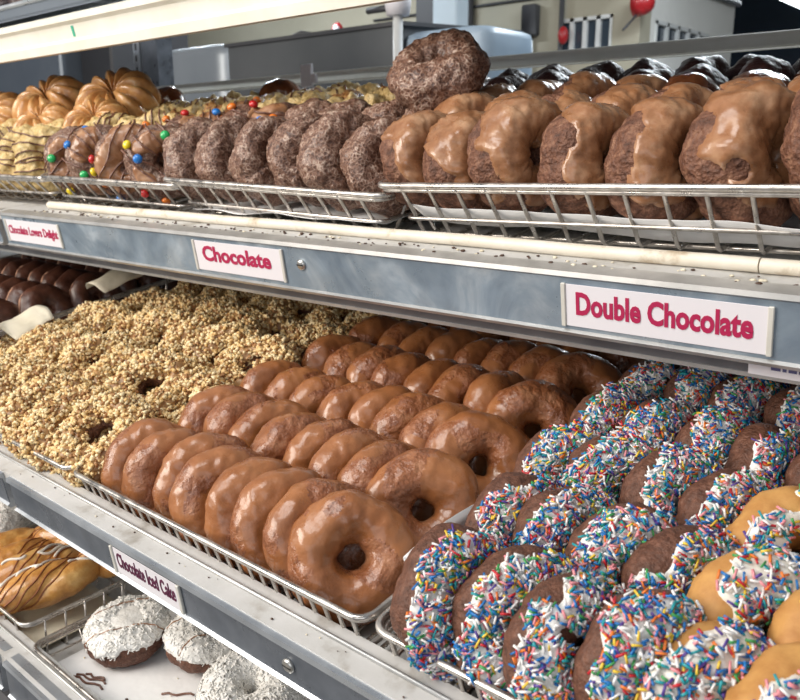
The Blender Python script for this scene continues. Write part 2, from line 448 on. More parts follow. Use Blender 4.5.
def v_candy(seed):
    rg = Ring(.0260, .0190, .0190, seed, .0020, .0009, crack=.001)
    a = MB(); ring_mesh(a, rg, 'crackled', 80, 36)
    mk = mask_std(rg, .75, .5, 26, .1, 60)
    b = MB(); icing_mesh(b, rg, mk, 'caramel_icing', .0010, 90, 40)
    c = MB(); drizzle_mesh(c, rg, 5, seed, step=.012)
    e = donut_root('candy_doughnut', [('cake', a, None, None), ('icing', b, None, None), ('drizzle', c, None, 'thin dark chocolate stripes')])
    rnd = random.Random(seed + 50)
    for k in range(6):
        th, ph = rnd.uniform(0, 2*PI), rnd.uniform(-.2, 1.6)
        p, nr = rg.p(th, ph, .0035)
        cn = ['blue', 'green', 'yellow', 'orange', 'red', 'blue', 'green', 'yellow', 'white'][k]
        m = MB(); m.ball(p, .0058, 'c_' + cn, sq=(1, 1, .72), rot=nr.to_track_quat('Z', 'Y').to_matrix())
        build(m, 'candy', e)['label'] = cn + ' button candy'
    return e
def v_cream(seed):
    rg = Ring(.0260, .0190, .0190, seed, .0030, .0016, lf=70)
    a = MB(); ring_mesh(a, rg, 'fritter', 56, 24)
    b = MB(); icing_mesh(b, rg, mask_std(rg, -.35, .25, 26, .1, 70), 'cream_icing', .0016, 90, 40, wr=.0009)
    c = MB(); drizzle_mesh(c, rg, 7, seed)
    return donut_root('cream_doughnut', [('cake', a, None, None), ('icing', b, None, 'pale yellow cream icing'), ('drizzle', c, None, 'brown drizzle stripes')])
def v_fritter(seed):
    rg = Ring(.0240, .0205, .0190, seed, .0055, .0022, lf=60)
    a = MB(); ring_mesh(a, rg, 'fritter', 80, 36)
    b = MB(); icing_mesh(b, rg, mask_std(rg, .45, .5, 30, .2, 70), 'cream_icing', .001, 90, 40)
    return donut_root('fritter', [('dough', a, None, None), ('glaze', b, None, 'patchy pale glaze')])
def v_plainbrown(seed):
    rg = Ring(.0265, .0195, .0185, seed, .0012, .0004)
    a = MB(); ring_mesh(a, rg, 'lit_rim_cake', 56, 24)
    b = MB(); icing_mesh(b, rg, mask_std(rg, .25, .12, 26, .04), 'brown_matt', .0014, 80, 36)  # dark face against the paler cake imitates rims lit from the left
    return donut_root('brown_doughnut', [('cake', a, None, 'matt brown cake, paler to imitate lit rims'), ('icing', b, None, 'dark chocolate icing')])

P_iced = [v_iced(s) for s in (1, 2, 3, 4, 5)]
P_spr = [v_sprinkle(s) for s in (11, 12, 13, 14, 15)]
P_light = [v_sprinkle(s, True) for s in (21, 22, 23)]
P_nut = [v_nut(s) for s in (31, 32, 33, 34)]
P_dbl = [v_double(s) for s in (41, 42, 43, 44, 45, 46, 47)]
P_choc = [v_choc(s) for s in (51, 52, 53, 54)]
P_dark = [v_glossy(s, 'dark_glaze') for s in (61, 62)]
P_brn = [v_glossy(s, 'brown_glaze') for s in (65, 66)]
P_candy = [v_candy(s) for s in (71, 72, 73)]
P_cream = [v_cream(s) for s in (81, 82, 83)]
P_frit = [v_fritter(s) for s in (91, 92, 93)]
P_plain = [v_plainbrown(s) for s in (95, 96)]

def rown(i, n):
    return ORD[i] if i < len(ORD) else str(i)
ROWS = ['front', 'second', 'third', 'fourth', 'fifth', 'sixth', 'seventh']
def rowname(j): return 'the front row' if j == 0 else 'the %s row from the front' % ROWS[j]

# ================================================================== SHELF 2: milk-chocolate iced tray
def jit(a): return R_.uniform(-a, a)
k = 0
ICED = [(8, .043, -.589, .0355), (8, .117, -.588, .0355), (8, .192, -.592, .0358), (8, .268, -.590, .0360), (8, .343, -.585, .0358), (7, .418, -.575, .037)]
for j, (n, d, x0, px) in enumerate(ICED):
    for i in range(n):
        o = inst(P_iced[k % 5]); k += 1
        last = i == n-1
        ax = (1, -.36 + jit(.12), .36 + jit(.12)) if not last else (.74, -.60 + jit(.05), .58 + jit(.05))
        place(o, F2, x0 - .010 + i*px + jit(.003) - (.001 if last else 0), d + .0095 + jit(.004) - (.004 if last else 0), -.0025 + jit(.0015), ax, R_.uniform(0, 6.28), 1.01 + jit(.025) + (.03 if last else 0))
        where = 'nearest the sprinkled tray' if last else ('leftmost' if i == 0 else '%s from left' % ORD[i])
        tag(o, 'milk-chocolate iced ring doughnut, %s in the %s row of its tray' % (where, ROWS[j]), 'doughnut', 'milk-chocolate iced ring doughnuts in the middle tray')

# sprinkled tray: chocolate rings, pale rings at the right of the first rows
SP = [(4, .040, -.252, .0375), (4, .114, -.262, .0395), (4, .187, -.266, .0395), (5, .260, -.264, .0395), (7, .334, -.262, .0395), (7, .408, -.262, .0405)]
k = 0
for j, (n, d, x0, px) in enumerate(SP):
    for i in range(n):
        o = inst(P_spr[k % 5]); k += 1
        ax = (1, -.36 + jit(.20), .42 + jit(.18))
        place(o, F2, x0 + i*px + jit(.003), d + jit(.004), .013 + jit(.003), ax, R_.uniform(0, 6.28))
        where = 'leftmost' if i == 0 else '%s from left' % ORD[i]
        tag(o, 'rainbow-sprinkled chocolate ring doughnut, %s in the %s row of its tray' % (where, ROWS[j]), 'doughnut', 'sprinkled chocolate doughnuts in the right tray')
LT = [(-.101, .038, .009), (-.060, .046, .012), (-.098, .094, .020), (-.056, .098, .020), (-.104, .168, .018), (-.064, .172, .018), (-.072, .244, .016)]
LW = ['nearest the front rail, at the left', 'nearest the front rail, at the right', 'with its whole ring in view, second from the front', 'second from the front, cut by the right picture edge', 'third from the front, on the left', 'third from the front, cut by the right edge', 'rearmost at the right edge']
for i, (x, d, n) in enumerate(LT):
    o = inst(P_light[i % 3])
    place(o, F2, x, d, n, (.74, -.55 + jit(.08), .70), jit(.4), 1.02)
    tag(o, 'golden cake doughnut with rainbow sprinkles, ' + LW[i], 'doughnut', 'golden sprinkled doughnuts at the right of the tray')

# nut tray
k = 0
for j, (n, d, x0, px) in enumerate([(7, .048, -.975, .0515), (7, .130, -.985, .055), (7, .212, -.985, .055), (7, .294, -.975, .054), (7, .376, -.96, .055), (6, .455, -.95, .058)]):
    for i in range(n):
        o = inst(P_nut[k % 4]); k += 1
        ax = (.55, -.34 + jit(.28), .95 + jit(.25))
        if i == n-1: ax = (.10 + jit(.1), -.40, .95)
        place(o, F2, x0 + i*px + jit(.006), d + jit(.005),   .010 + jit(.006), ax, R_.uniform(0, 6.28))
        where = 'at the left end' if i == 0 else ('at the right end' if i == n-1 else '%s from the left' % ORD[i])
        tag(o, 'nut-crusted ring doughnut, %s in the %s row of the nut tray' % (where.replace('at the ', '').replace(' end', 'most').replace('from the', 'from'), ROWS[j]), 'doughnut', 'nut-crusted doughnuts in the heaped tray')
# brown rings in the basket at the left
k = 0
for j, (n, d, x0, px) in enumerate([(4, .160, -1.175, .044), (5, .235, -1.165, .046), (7, .310, -1.160, .046), (8, .385, -1.160, .046), (8, .460, -1.160, .046), (8, .530, -1.165, .046)]):
    for i in range(n):
        o = inst(P_plain[k % 2]); k += 1
        place(o, F2, x0 - i*px + jit(.003), d, .008, (1, .02 + jit(.08), .42 + jit(.08)), R_.uniform(0, 6.28), .88)
        tag(o, 'dark brown ring doughnut, %s from the nut tray in the %s row of its basket' % (ORD[i], ROWS[j]), 'doughnut', 'dark brown doughnuts in the far-left basket')

# ================================================================== TOP SHELF
def top_axis(a=.32): return (1, -a + jit(.12), .16 + jit(.10))
def wx(x): return x*(1 + .024*max(0, x + .9)/.52)
xs = [-.463, -.415, -.362, -.302, -.243, -.184, -.125]
for i, x in enumerate(xs):
    o = inst(P_dbl[i])
    place(o, F1, wx(x), .052, .010 + [0, -.003, .005, 0, -.002, .004, .010][i], (1, -.22 + jit(.1), .14 + jit(.06)), jit(.35), [1.0, 1.0, 1.06, 1.06, 1.06, 1.12, 1.14][i])
    tag(o, 'dark chocolate doughnut with caramel-brown icing, %s from left in the top front row' % ORD[i], 'doughnut', 'double chocolate doughnuts on the top shelf')
for j, (d, x0, px, n, kinds) in enumerate([(.122, -.475, .0525, 7, P_dbl), (.200, -.50, .054, 8, P_brn), (.280, -.53, .056, 9, P_dark), (.360, -.57, .058, 10, P_dark)]):
    for i in range(n):
        pr = kinds[(i*3+j) % len(kinds)]
        if j == 1 and i < 4: pr = P_dbl[(i+2) % 7]
        if j == 2 and i >= 6: pr = P_brn[i % 2]
        o = inst(pr)
        place(o, F1, x0 + i*px + jit(.004), d + .006 + jit(.004), .012 + jit(.003) + (.006 if j else .004), top_axis(.28), jit(.5), 1.0)
        desc = {'double_chocolate_doughnut': 'caramel-iced chocolate doughnut', 'glazed_doughnut': 'glossy chocolate doughnut'}[o.name.split('.')[0]]
        tag(o, '%s, %s from left in the %s row of the top right basket' % (desc, ORD[i], ROWS[j+1]), 'doughnut', 'rear doughnuts of the top right basket')
# one ring lying on top
o = inst(P_choc[0]); place(o, F1, -.512, .135, .080, (.08, -.44, .89), 1.0, 1.08)
tag(o, 'crackle-glazed chocolate doughnut lying alone on top of the others', 'doughnut')
# chocolate tray
for i, x in enumerate([-.795, -.735, -.677, -.620, -.568, -.516]):
    o = inst(P_choc[(i+1) % 4])
    place(o, F1, x, .050, .008 + jit(.002) + [0, 0, .001, .004, .006, -.002][i], (1, -.32 + jit(.08), .24 + jit(.06)), R_.uniform(0, 6.28), 1.0 if i != 4 else 1.05)
    tag(o, 'crackle-glazed dark chocolate doughnut, %s from left in the top front row' % ORD[i], 'doughnut', 'chocolate cake doughnuts on the top shelf')
for j, (d, x0, n) in enumerate([(.125, -.80, 6), (.205, -.82, 6), (.285, -.84, 6), (.365, -.86, 5)]):
    for i in range(n):
        pr = [P_choc, P_frit, P_frit, P_brn][j]
        if i >= n-2: pr = P_choc
        if j == 0 and i < 2: pr = P_candy
        if j >= 1 and i < 2: pr = P_cream
        o = inst(pr[(i+j) % len(pr)])
        place(o, F1, x0 + i*.057 + jit(.004), d, .014 + jit(.004), top_axis(.45), R_.uniform(0, 6.28))
        nm = o.name.split('.')[0]
        desc = {'chocolate_doughnut': 'crackle-glazed chocolate doughnut', 'fritter': 'lumpy golden fritter', 'glazed_doughnut': 'glossy brown glazed doughnut',
                'candy_doughnut': 'candy-topped chocolate doughnut', 'cream_doughnut': 'pale cream-iced doughnut'}[nm]
        tag(o, '%s, %s from left in the %s row of the top middle basket' % (desc, ORD[i], ROWS[j+1]), 'fritter' if nm == 'fritter' else 'doughnut', 'rear row pastries of the top middle basket')
# candy tray
for i, x in enumerate([-1.065, -1.005, -.935, -.868]):
    o = inst(P_candy[i % 3])
    place(o, F1, x, .045, .008, (.9, -.75 + jit(.08), .25), [.5, 1.9, 3.9, 5.0][i])
    tag(o, 'chocolate doughnut with coloured button candies, %s from the left in its basket' % ORD[i], 'doughnut', 'candy-topped doughnuts on the top shelf')
for j, (d, x0, n) in enumerate([(.125, -1.10, 5), (.205, -1.13, 6), (.285, -1.16, 6), (.365, -1.18, 6)]):
    for i in range(n):
        pr = [P_cream, P_frit, P_cream, P_frit][j]
        if j == 0 and i >= 3: pr = P_candy
        if j == 1 and i >= 4: pr = P_candy
        o = inst(pr[(i+j) % len(pr)])
        place(o, F1, x0 + i*.058 + jit(.004), d, .012 + jit(.004), (.8, -.6 + jit(.1), .5), R_.uniform(0, 6.28))
        nm = o.name.split('.')[0]
        desc = {'fritter': 'lumpy golden fritter', 'candy_doughnut': 'candy-topped chocolate doughnut', 'cream_doughnut': 'pale cream-iced doughnut'}[nm]
        tag(o, '%s, %s from left in the %s row of the candy basket' % (desc, ORD[i], ROWS[j+1]), 'fritter' if nm == 'fritter' else 'doughnut', 'rear row pastries of the candy basket')
# cream tray at the far left
for j, (d, x0, n) in enumerate([(.045, -1.145, 6), (.122, -1.165, 7), (.20, -1.18, 7), (.28, -1.20, 7)]):
    for i in range(n):
        o = inst(P_cream[(i+j) % 3] if j < 3 else P_frit[i % 3])
        place(o, F1, x0 - i*.058 + jit(.004), d, .010 + jit(.003), (.8, -.7 + jit(.1), .35), R_.uniform(0, 6.28))
        nm = o.name.split('.')[0]
        tag(o, '%s, %s from right in the %s row of the far-left top basket' % ('drizzled pale cream doughnut' if nm != 'fritter' else 'golden fritter', ORD[i], ROWS[j]),
            'doughnut' if nm != 'fritter' else 'fritter', 'pale cream-iced doughnuts in the far-left top basket')
# crullers heaped at the back
def cruller(seed):
    rg = Ring(.029, .0190, .0230, seed, .001, .0003, ridge=(12, .0120, .5))
    a = MB(); ring_mesh(a, rg, 'cruller', 128, 28)
    return donut_root('cruller', [('dough', a, None, None)])
P_cr = [cruller(3), cruller(4)]
for i, (x, d, n, ax, sc, lab) in enumerate([
        (-1.372, .190, .066, (.12, -.42, .88), 1.12, 'ridged golden cruller standing highest at the left, before the grey panel'),
        (-1.195, .205, .064, (.25, -.45, .85), 1.12, 'ridged golden cruller standing highest, right of its twin'),
        (-1.50, .15, .048, (.2, -.5, .85), 1.1, 'ridged cruller lying at the far left of the top shelf'),
        (-1.30, .130, .040, (.1, -.4, .9), .85, 'ridged cruller lying below the tall left one'),
        (-1.15, .135, .040, (.3, -.4, .9), .85, 'ridged cruller lying below the tall right one')]):
    o = inst(P_cr[i % 2]); place(o, F1, x, d, n, ax, i*.7, sc); tag(o, lab, 'cruller', 'ridged crullers heaped at the back of the top shelf')
for i, (x, d, n, ax, lab) in enumerate([
        (-1.30, .36, .034, (.2, -.9, .3), 'dark brown ring doughnut standing behind the right cruller'),
        (-1.04, .40, .030, (.5, -.7, .5), 'dark brown pastry peaking above the golden fritters')]):
    o = inst(P_brn[i % 2]); place(o, F1, x, d, n, ax, i); tag(o, lab, 'doughnut')

# ================================================================== wire baskets
def basket(label, F, x0, x1, d0, d1, h=.038, flare=.025, roll=0, step=.028, sstep=.045, r=.0025, paper=None, z=0, floor_cross=True):
    """z: height of rim in the frame. wires run front to back as U shapes, and side to side"""
    e = link('wire_basket')
    xc = (x0+x1)/2
    e.matrix_basis = F @ Matrix.Translation((xc, d0, z)) @ Matrix.Rotation(roll, 4, 'Y')
    tag(e, label, 'basket', 'wire display baskets')
    w = (x1-x0)/2; D = d1-d0
    def loop(inset, zz, rc, n=6):
        pts = []
        for cx, cy, a0 in ((w-inset-rc, inset+rc, -PI/2), (w-inset-rc, D-inset-rc, 0), (-w+inset+rc, D-inset-rc, PI/2), (-w+inset+rc, inset+rc, PI)):
            for k in range(n+1):
                a = a0 + PI/2*k/n; pts.append((cx + rc*math.cos(a), cy + rc*math.sin(a), zz))
        return pts
    m = MB(); m.tube(loop(0, 0, .012), r*1.15, True, 8, 'wire'); m.tube(loop(.0022, -.0042, .012), r*.8, True, 8, 'wire'); build(m, 'rim', e)
    m = MB(); m.tube(loop(flare*.62, -h*.64, .010), r*.75, True, 8, 'wire'); build(m, 'lower_rail', e)
    wi = w - flare; 
    n = max(2, int(round(2*w/step)))
    for i in range(1, n):
        x = -w + 2*w*i/n; xb = x*(wi/w)
        m = MB(); m.tube([(x, .001, -.002), (x, .003, -.006), (x, flare*.95, -h*.92), (x, flare+.004, -h), (x, D-flare-.004, -h), (x, D-flare*.95, -h*.92), (x, D-.001, -.002)], r*.72, n=6, mat='wire')
        build(m, 'wire', e)
    n = max(2, int(round(D/sstep)))
    for i in range(1, n):
        y = D*i/n
        m = MB(); m.tube([(-w+.001, y, -.002), (-w+flare*.95, y, -h*.92), (-w+flare+.004, y, -h-r), (w-flare-.004, y, -h-r), (w-flare*.95, y, -h*.92), (w-.001, y, -.002)], r*.72, n=6, mat='wire')
        build(m, 'cross_wire', e)
    return e
basket('wire basket holding the double chocolate doughnuts on the top shelf', F1, -.490, -.085, 0, .44, h=.050, flare=.026, roll=-.022, step=.0285, z=.003)
basket('wire basket holding the crackled chocolate doughnuts on the top shelf', F1, -.812, -.484, 0, .44, h=.044, roll=.024, step=.0285, z=-.007)
basket('wire basket holding the candy-topped doughnuts on the top shelf', F1, -1.096, -.789, 0, .44, h=.043, roll=.014, step=.0285, z=-.008)
basket('wire basket of pale cream doughnuts, far left of the top shelf', F1, -1.60, -1.085, 0, .44, roll=.0, step=.0285, z=-.008)
basket('wire basket holding the milk-chocolate iced doughnuts', F2, -.652, -.297, 0, .47, h=.042, flare=.010, step=.0125, z=.002, r=.0021)
basket('wire basket holding the sprinkled doughnuts', F2, -.291, .035, 0, .47, h=.042, flare=.010, step=.0125, z=.002, r=.0021)
basket('wire basket holding the nut-crusted doughnuts', F2, -1.085, -.657, 0, .47, h=.042, flare=.010, step=.030, z=.002, r=.0021)
basket('wire basket of dark brown doughnuts left of the nut doughnuts', F2, -1.60, -1.098, .01, .58, h=.046, flare=.010, step=.040, sstep=.030, z=.018, r=.0021)
basket('wire basket holding the golden twisted buns on the bottom shelf', F3, -.955, -.748, -.002, .128, h=.046, flare=.008, step=.030, sstep=.022, z=.006, r=.0016)
basket('wire basket at the far left of the bottom shelf holding white pastry', F3, -1.17, -.960, -.002, .128, h=.038, flare=.010, step=.030, sstep=.022, z=0, r=.0014)
basket('wire basket of white-topped doughnuts on the bottom shelf', F3, -.738, -.36, -.002, .34, h=.026, flare=.012, step=.014, sstep=.05, z=-.010, r=.0015)

# paper liners
def sheet(name, label, pts_fn, nu, nv, mat, F, cat='paper'):
    vs = []; fs = []
    for i in range(nu):
        for j in range(nv): vs.append(pts_fn(i/(nu-1), j/(nv-1)))
    n0 = len(vs)
    vs += [(Vector(v) - Vector((0, 0, .0004))) for v in vs]
    for i in range(nu-1):
        for j in range(nv-1):
            a = i*nv+j; fs.append((a, a+nv, a+nv+1, a+1)); fs.append((n0+a, n0+a+1, n0+a+nv+1, n0+a+nv))
    for i in range(nu-1):
        for j in (0, nv-1):
            a = i*nv+j; fs.append((a, a+nv, n0+a+nv, n0+a) if j else (a+nv, a, n0+a, n0+a+nv))
    for j in range(nv-1):
        for i in (0, nu-1):
            a = i*nv+j; fs.append((a+1, a, n0+a, n0+a+1) if i else (a, a+1, n0+a+1, n0+a))
    o = build(MB().add(vs, fs, mat), name, None, F); tag(o, label, cat); return o
def liner(x0, x1, D, h, up, flare=.02, seed=0):
    def f(u, v):
        x = x0 + (x1-x0)*u
        if v < .15:
            k = v/.15; d = flare*.35 + flare*.75*k; n = -h + up*(1-k)
        else:
            k = (v-.15)/.85; d = flare*1.1 + (D - flare*1.5)*k; n = -h
        n += .004*noise.noise(Vector((x*18, v*3, seed)))*(1 if v < .15 else .2)
        return (x, d, n + .0035)
    return f
sheet('paper_liner', 'white paper liner standing behind the wires of the top right basket', liner(-.462, -.105, .40, .046, .022, .034), 60, 16, 'paper', F1)
sheet('paper_liner', 'white paper liner under the crackled chocolate doughnuts', liner(-.775, -.50, .40, .044, .004), 40, 16, 'paper', F1)
sheet('paper_liner', 'white paper liner spotted with crumbs under the white-topped doughnuts', lambda u, v: (-.724 + .35*u, .012 + .30*v, -.0330), 14, 12, 'paper', F3)
sheet('paper_liner', 'cream paper liner under the golden buns', lambda u, v: (-.940 + .178*u, .012 + .10*v, -.0345), 14, 12, 'waxpaper', F3)
def side_paper(u, v):
    d = .035 + .20*u; n = -.020 + (.050 + .004*math.sin(u*9))*v
    return (-.284 - .008*v + .002*math.sin(u*7), d, n)
sheet('paper_liner', 'white paper liner rising between the iced and sprinkled doughnuts', side_paper, 20, 8, 'paper', F2)
def wax(xc, d0, n0, w, dd, seed, bow=.012):
    def f(u, v):
        a = (u-.5); rr = 1 - .5*abs(a)**2
        return (xc + w*a*rr, d0 + dd*(v-.5)*(1-.6*a*a), n0 + bow*(1-4*a*a) + .012*v + .004*noise.noise(Vector((u*3, v*3, seed))))
    return f
sheet('wax_paper', 'cream wax paper square bent up behind the nut doughnuts, middle one', wax(-1.060, .300, .044, .058, .085, 1, .014), 14, 12, 'waxpaper', F2)
sheet('wax_paper', 'cream wax paper square at the left rear of the nut doughnuts', wax(-1.010, .135, .036, .075, .06, 2, .012), 14, 12, 'waxpaper', F2)
sheet('wax_paper', 'cream wax paper square at the far left edge among the nuts', wax(-1.02, .07, .040, .07, .06, 3, .012), 14, 12, 'waxpaper', F2)
sheet('wax_paper', 'pale wax paper square rearmost behind the nut doughnuts', wax(-.985, .375, .048, .06, .06, 4, .012), 14, 12, 'waxpaper', F2)

# ================================================================== the display case
case = link('display_case'); tag(case, 'tilted metal bakery display case with four shelves of doughnuts', 'display case')
XL, XR = -2.3, .75
def shelf(F, name, deck_front, deck_n, depth, fas, mats, segs, thick=.012, lip=None, screws=()):
    s = link(name, None, case, F)
    m = MB(); m.box((XL, deck_front, deck_n-thick), (XR, depth, deck_n), mats['deck']); build(m, 'deck', s, smooth=False)
    y, z0, z1 = fas                       # channel face: front plane y, bottom z0, top z1 (in the shelf frame)
    e = .0035
    for (a, b) in segs:
        m = MB()
        prof = [(y+.002, z0), (y-.001, z0+.0005), (y-.003, z0+e), (y, z0+e+.002), (y, z1-e-.002), (y-.003, z1-e), (y-.002, z1), (y+.014, z1+.001), (y+.014, z0)]
        m.prism(prof, a, b, mats['edge'])
        m.box((a+.0006, y-.0006, z0+e+.0018), (b-.0006, y+.001, z1-e-.0018), mats['face'])
        c = build(m, 'fascia_channel', s, smooth=False)
        for sx, sz in screws:
            if a < sx < b:
                q = MB(); prof2 = []
                q.tube([(sx, y-.0004, sz), (sx, y-.0022, sz), (sx, y-.0034, sz)], .0052, n=18, mat='screw', taper=[1, 1, .7])
                q.box((sx-.0040, y-.0036, sz-.0006), (sx+.0040, y-.0033, sz+.0006), 'black')
                build(q, 'screw', c)
    if lip:
        ly, lz0, lz1 = lip
        m = MB(); m.box((XL, ly, lz0), (XR, ly+.012, lz1), 'under')
        m.box((XL, ly-.0008, lz0-.0008), (XR, ly+.004, lz0+.0022), 'alu_edge' if lz0 < -.1 else 'under'); build(m, 'under_rail', s, smooth=False)
        m = MB(); m.box((XL, ly+.012, lz0+.004), (XR, .55, min(deck_n-thick, -.0725) if depth < .02 and lz0 < -.1 else deck_n-thick-.020), 'under'); build(m, 'underside', s, smooth=False)
    return s
A = dict(deck='deck', edge='alu_edge', face='alu_pale')
B = dict(deck='deck', edge='alu', face='alu_dark')
# local coords relative to rim origin of each frame
s1 = shelf(F1, 'shelf', -.036, -.0475, .010, (-.040, -.0965, -.0475), A, [(XL, -1.168), (-1.152, -.0), (.002, XR)], lip=(-.022, -.1125, -.070), screws=[(-.556, -.068), (-1.6, -.068)])
m = MB(); m.box((XL, .009, -.072), (XR, .56, -.0575), 'deck'); build(m, 'tray_floor', s1, smooth=False)
s2 = shelf(F2, 'shelf', -.0215, -.0340+.018, .005, (-.0235, -.055, -.0175), B, [(XL, -.752), (-.738, .30), (.302, XR)], lip=(-.010, -.058, -.044), screws=[(-.345, -.036)])
m = MB(); m.box((XL, .004, -.060), (XR, .62, -.046), 'deck'); build(m, 'tray_floor', s2, smooth=False)
s3 = shelf(F3, 'shelf', -.026, -.0125, .004, (-.028, -.055, -.013), B, [(XL, -.752), (-.738, .30)], lip=(-.018, -.062, -.045), screws=[])
m = MB(); m.box((XL, .003, -.056), (XR, .62, -.042), 'deck'); build(m, 'tray_floor', s3, smooth=False)
# deck grooves on shelves two and three: a raised bead behind the ledge
for s_, yy, zz in ((s2, -.006, -.0150), (s3, -.006, -.0115)):
    m = MB(); m.tube([(XL, yy, zz), (XR, yy, zz)], .0016, n=8, mat='alu_edge'); build(m, 'bead', s_)
# top shelf rail (painted cream)
C = dict(deck='under', edge='cream_paint', face='cream_paint')
s0 = link('shelf', None, case, F0)
m = MB(); zt = .0485
m.prism([(.004, 0), (-.002, .002), (-.002, .014), (.003, .018), (.003, .036), (-.003, .041), (-.002, .0485), (.004, .050), (.018, .050), (.018, 0)], XL, XR, 'cream_paint')
build(m, 'fascia_channel', s0, smooth=False)
m = MB(); m.box((XL, .018, .001), (XR, .42, .010), 'under'); build(m, 'deck', s0, smooth=False)
m = MB(); m.box((-1.1235, .0022, .020), (-1.1175, .0032, .034), 'green'); tag(build(m, 'sticker', s0, smooth=False), 'small green mark')
# rear trim rail, posts
m = MB(); m.box((XL, 1.06, H+.119), (XR, 1.085, H+.1375), 'cream_paint', .002); build(m, 'rear_rail', case)
def post(x0, x1, y0, y1):
    e = link('upright_post', None, case)
    m = MB(); m.box((x0, y0, .03), (x1, y1, H+.75), 'alu_dark'); build(m, 'post_body', e, smooth=False)
    m = MB(); m.box((x0-.028, y0-.004, .03), (x0-.002, y1-.01, H+.75), 'alu')
    for k in range(60):
        z = .35 + k*.025; m.box((x0-.019, y0-.0048, z), (x0-.013, y0-.0036, z+.013), 'black')
    build(m, 'slotted_standard', e, smooth=False)
post(-1.745, -1.68, 1.09, 1.13)
post(.60, .66, 1.09, 1.13)
m = MB(); m.box((XL, 1.10, .03), (XR, 1.13, H-.48), 'under'); m.box((XL, .30, .03), (XR, 1.10, .75), 'under'); build(m, 'base_cabinet', case, smooth=False)

# pipes lying along the top shelf in front of the baskets
def pipe(x0, x1, label):
    m = MB(); c = .0045
    n = max(3, int((x1-x0)/.03)); pts = [(x0 + (x1-x0)*i/n, -.0060, -.0424 + .0003*math.sin(i*.9)) for i in range(n+1)]
    m.tube([(x0-.0, -.0060, -.0424)] + pts, (.0050), n=14, mat='pipe', taper=[.75] + [1]*len(pts))
    o = build(m, 'pipe', None, F1); autosmooth(o, 50); tag(o, label, 'pipe', 'ivory pipes along the top shelf')
pipe(-1.075, -.1625, 'long ivory plastic pipe lying in front of the top baskets')
pipe(-.1615, .45, 'short ivory plastic pipe at the right end of the top shelf')

# crumbs along the shelf edge
def crumbs(F, n, xr, dr, nn, seed, label, name='crumbs', sz=(.0006, .0018)):
    m = MB(); r = random.Random(seed)
    for _ in range(n):
        x = r.uniform(*xr); 
        m.ball((x, r.uniform(*dr), nn), r.uniform(*sz), r.choice(['crumb', 'crumb', 'waxpaper']), 6, 4, (1.4, 1, .6), disp=.3, seed=x)
    o = build(m, name, None, F); tag(o, label, 'crumbs', kind='stuff')
crumbs(F1, 170, (-1.1, .1), (-.030, -.013), -.0468, 3, 'dark crumbs caught along the edge of the top shelf')
crumbs(F2, 50, (-.74, .1), (-.018, -.004), -.0155, 5, 'small crumbs on the ledge of the middle shelf', sz=(.0003, .0009))
crumbs(F3, 26, (-.72, -.42), (.02, .13), -.0322, 6, 'dark crumbs on the white paper of the bottom tray', sz=(.0005, .0016))
m = MB(); r = random.Random(9)
for a, b in (((-.735+.045, .018), (-.655, .030)), ((-.690, .014), (-.650, .024)), ((-.60, .055), (-.575, .075)), ((-.683, .024), (-.660, .032))):
    m.tube([(a[0]+(b[0]-a[0])*k/6, a[1]+(b[1]-a[1])*k/6 + .002*math.sin(k*1.7), -.0318) for k in range(7)], .0011, n=6, mat='drizzle')
tag(build(m, 'chocolate_streaks', None, F3), 'thin brown chocolate streaks dripped on the white paper', 'chocolate', kind='stuff')

# ================================================================== labels in the channels
def text_mb(body, w, h, mat, off=.02):
    cu = bpy.data.curves.new('t', 'FONT'); cu.body = body; cu.offset = off; cu.resolution_u = 3; cu.extrude = .012
    ob = bpy.data.objects.new('t', cu); COL.objects.link(ob)
    dg = bpy.context.evaluated_depsgraph_get(); me = bpy.data.meshes.new_from_object(ob.evaluated_get(dg))
    bpy.data.objects.remove(ob)
    xs_ = [v.co.x for v in me.vertices]; ys = [v.co.y for v in me.vertices]
    x0, x1, y0, y1 = min(xs_), max(xs_), min(ys), max(ys)
    vs = [((v.co.x-(x0+x1)/2)/(x1-x0)*w, -v.co.z*.03, (v.co.y-(y0+y1)/2)/(y1-y0)*h) for v in me.vertices]
    fs = [tuple(p.vertices) for p in me.polygons]
    bpy.data.meshes.remove(me)
    return MB().add(vs, fs, mat)
def shelf_label(F, yf, xc, zc, w, h, body, tw, th_, label, mat='magenta', frame=True, txc=0, tzc=0, rot=0, off=.02):
    e = link('shelf_label', None, None, F @ Matrix.Translation((xc, yf-.0012, zc)) @ Matrix.Rotation(rot, 4, 'Y')); tag(e, label, 'label', 'shelf price labels')
    m = MB(); m.box((-w/2, -.0006, -h/2), (w/2, 0, h/2), 'label', .0002); build(m, 'card', e, smooth=False)
    if frame:
        g = .0018
        for sx in (-1, 1):
            m = MB(); m.box((sx*(w/2+g) - g, -.0018, -h/2-.0005), (sx*(w/2+g) + g, .0006, h/2+.0005), 'label_frame', .0005); build(m, 'holder', e, smooth=False)
    t = text_mb(body, tw, th_, mat, off); o = build(t, 'lettering', e, Matrix.Translation((txc, -.0007, tzc)), smooth=False); o['label'] = 'lettering reading ' + body
    return e
YF1 = -.040 
shelf_label(F1, YF1, wx(-.2085)+.001, -.0725, .137, .0315, 'Double Chocolate', .121, .0175, 'white shelf label reading Double Chocolate', off=.034, tzc=.002)
shelf_label(F1, YF1, wx(-.641), -.0715, .132, .0315, 'Chocolate', .106, .0165, 'white shelf label reading Chocolate', off=.034, tzc=.003, txc=-.002)
shelf_label(F1, YF1, -1.069, -.0715, .140, .0300, 'Chocolate Lovers Delight', .132, .0150, 'white shelf label reading Chocolate Lovers Delight', off=.028)
YF2 = -.0235
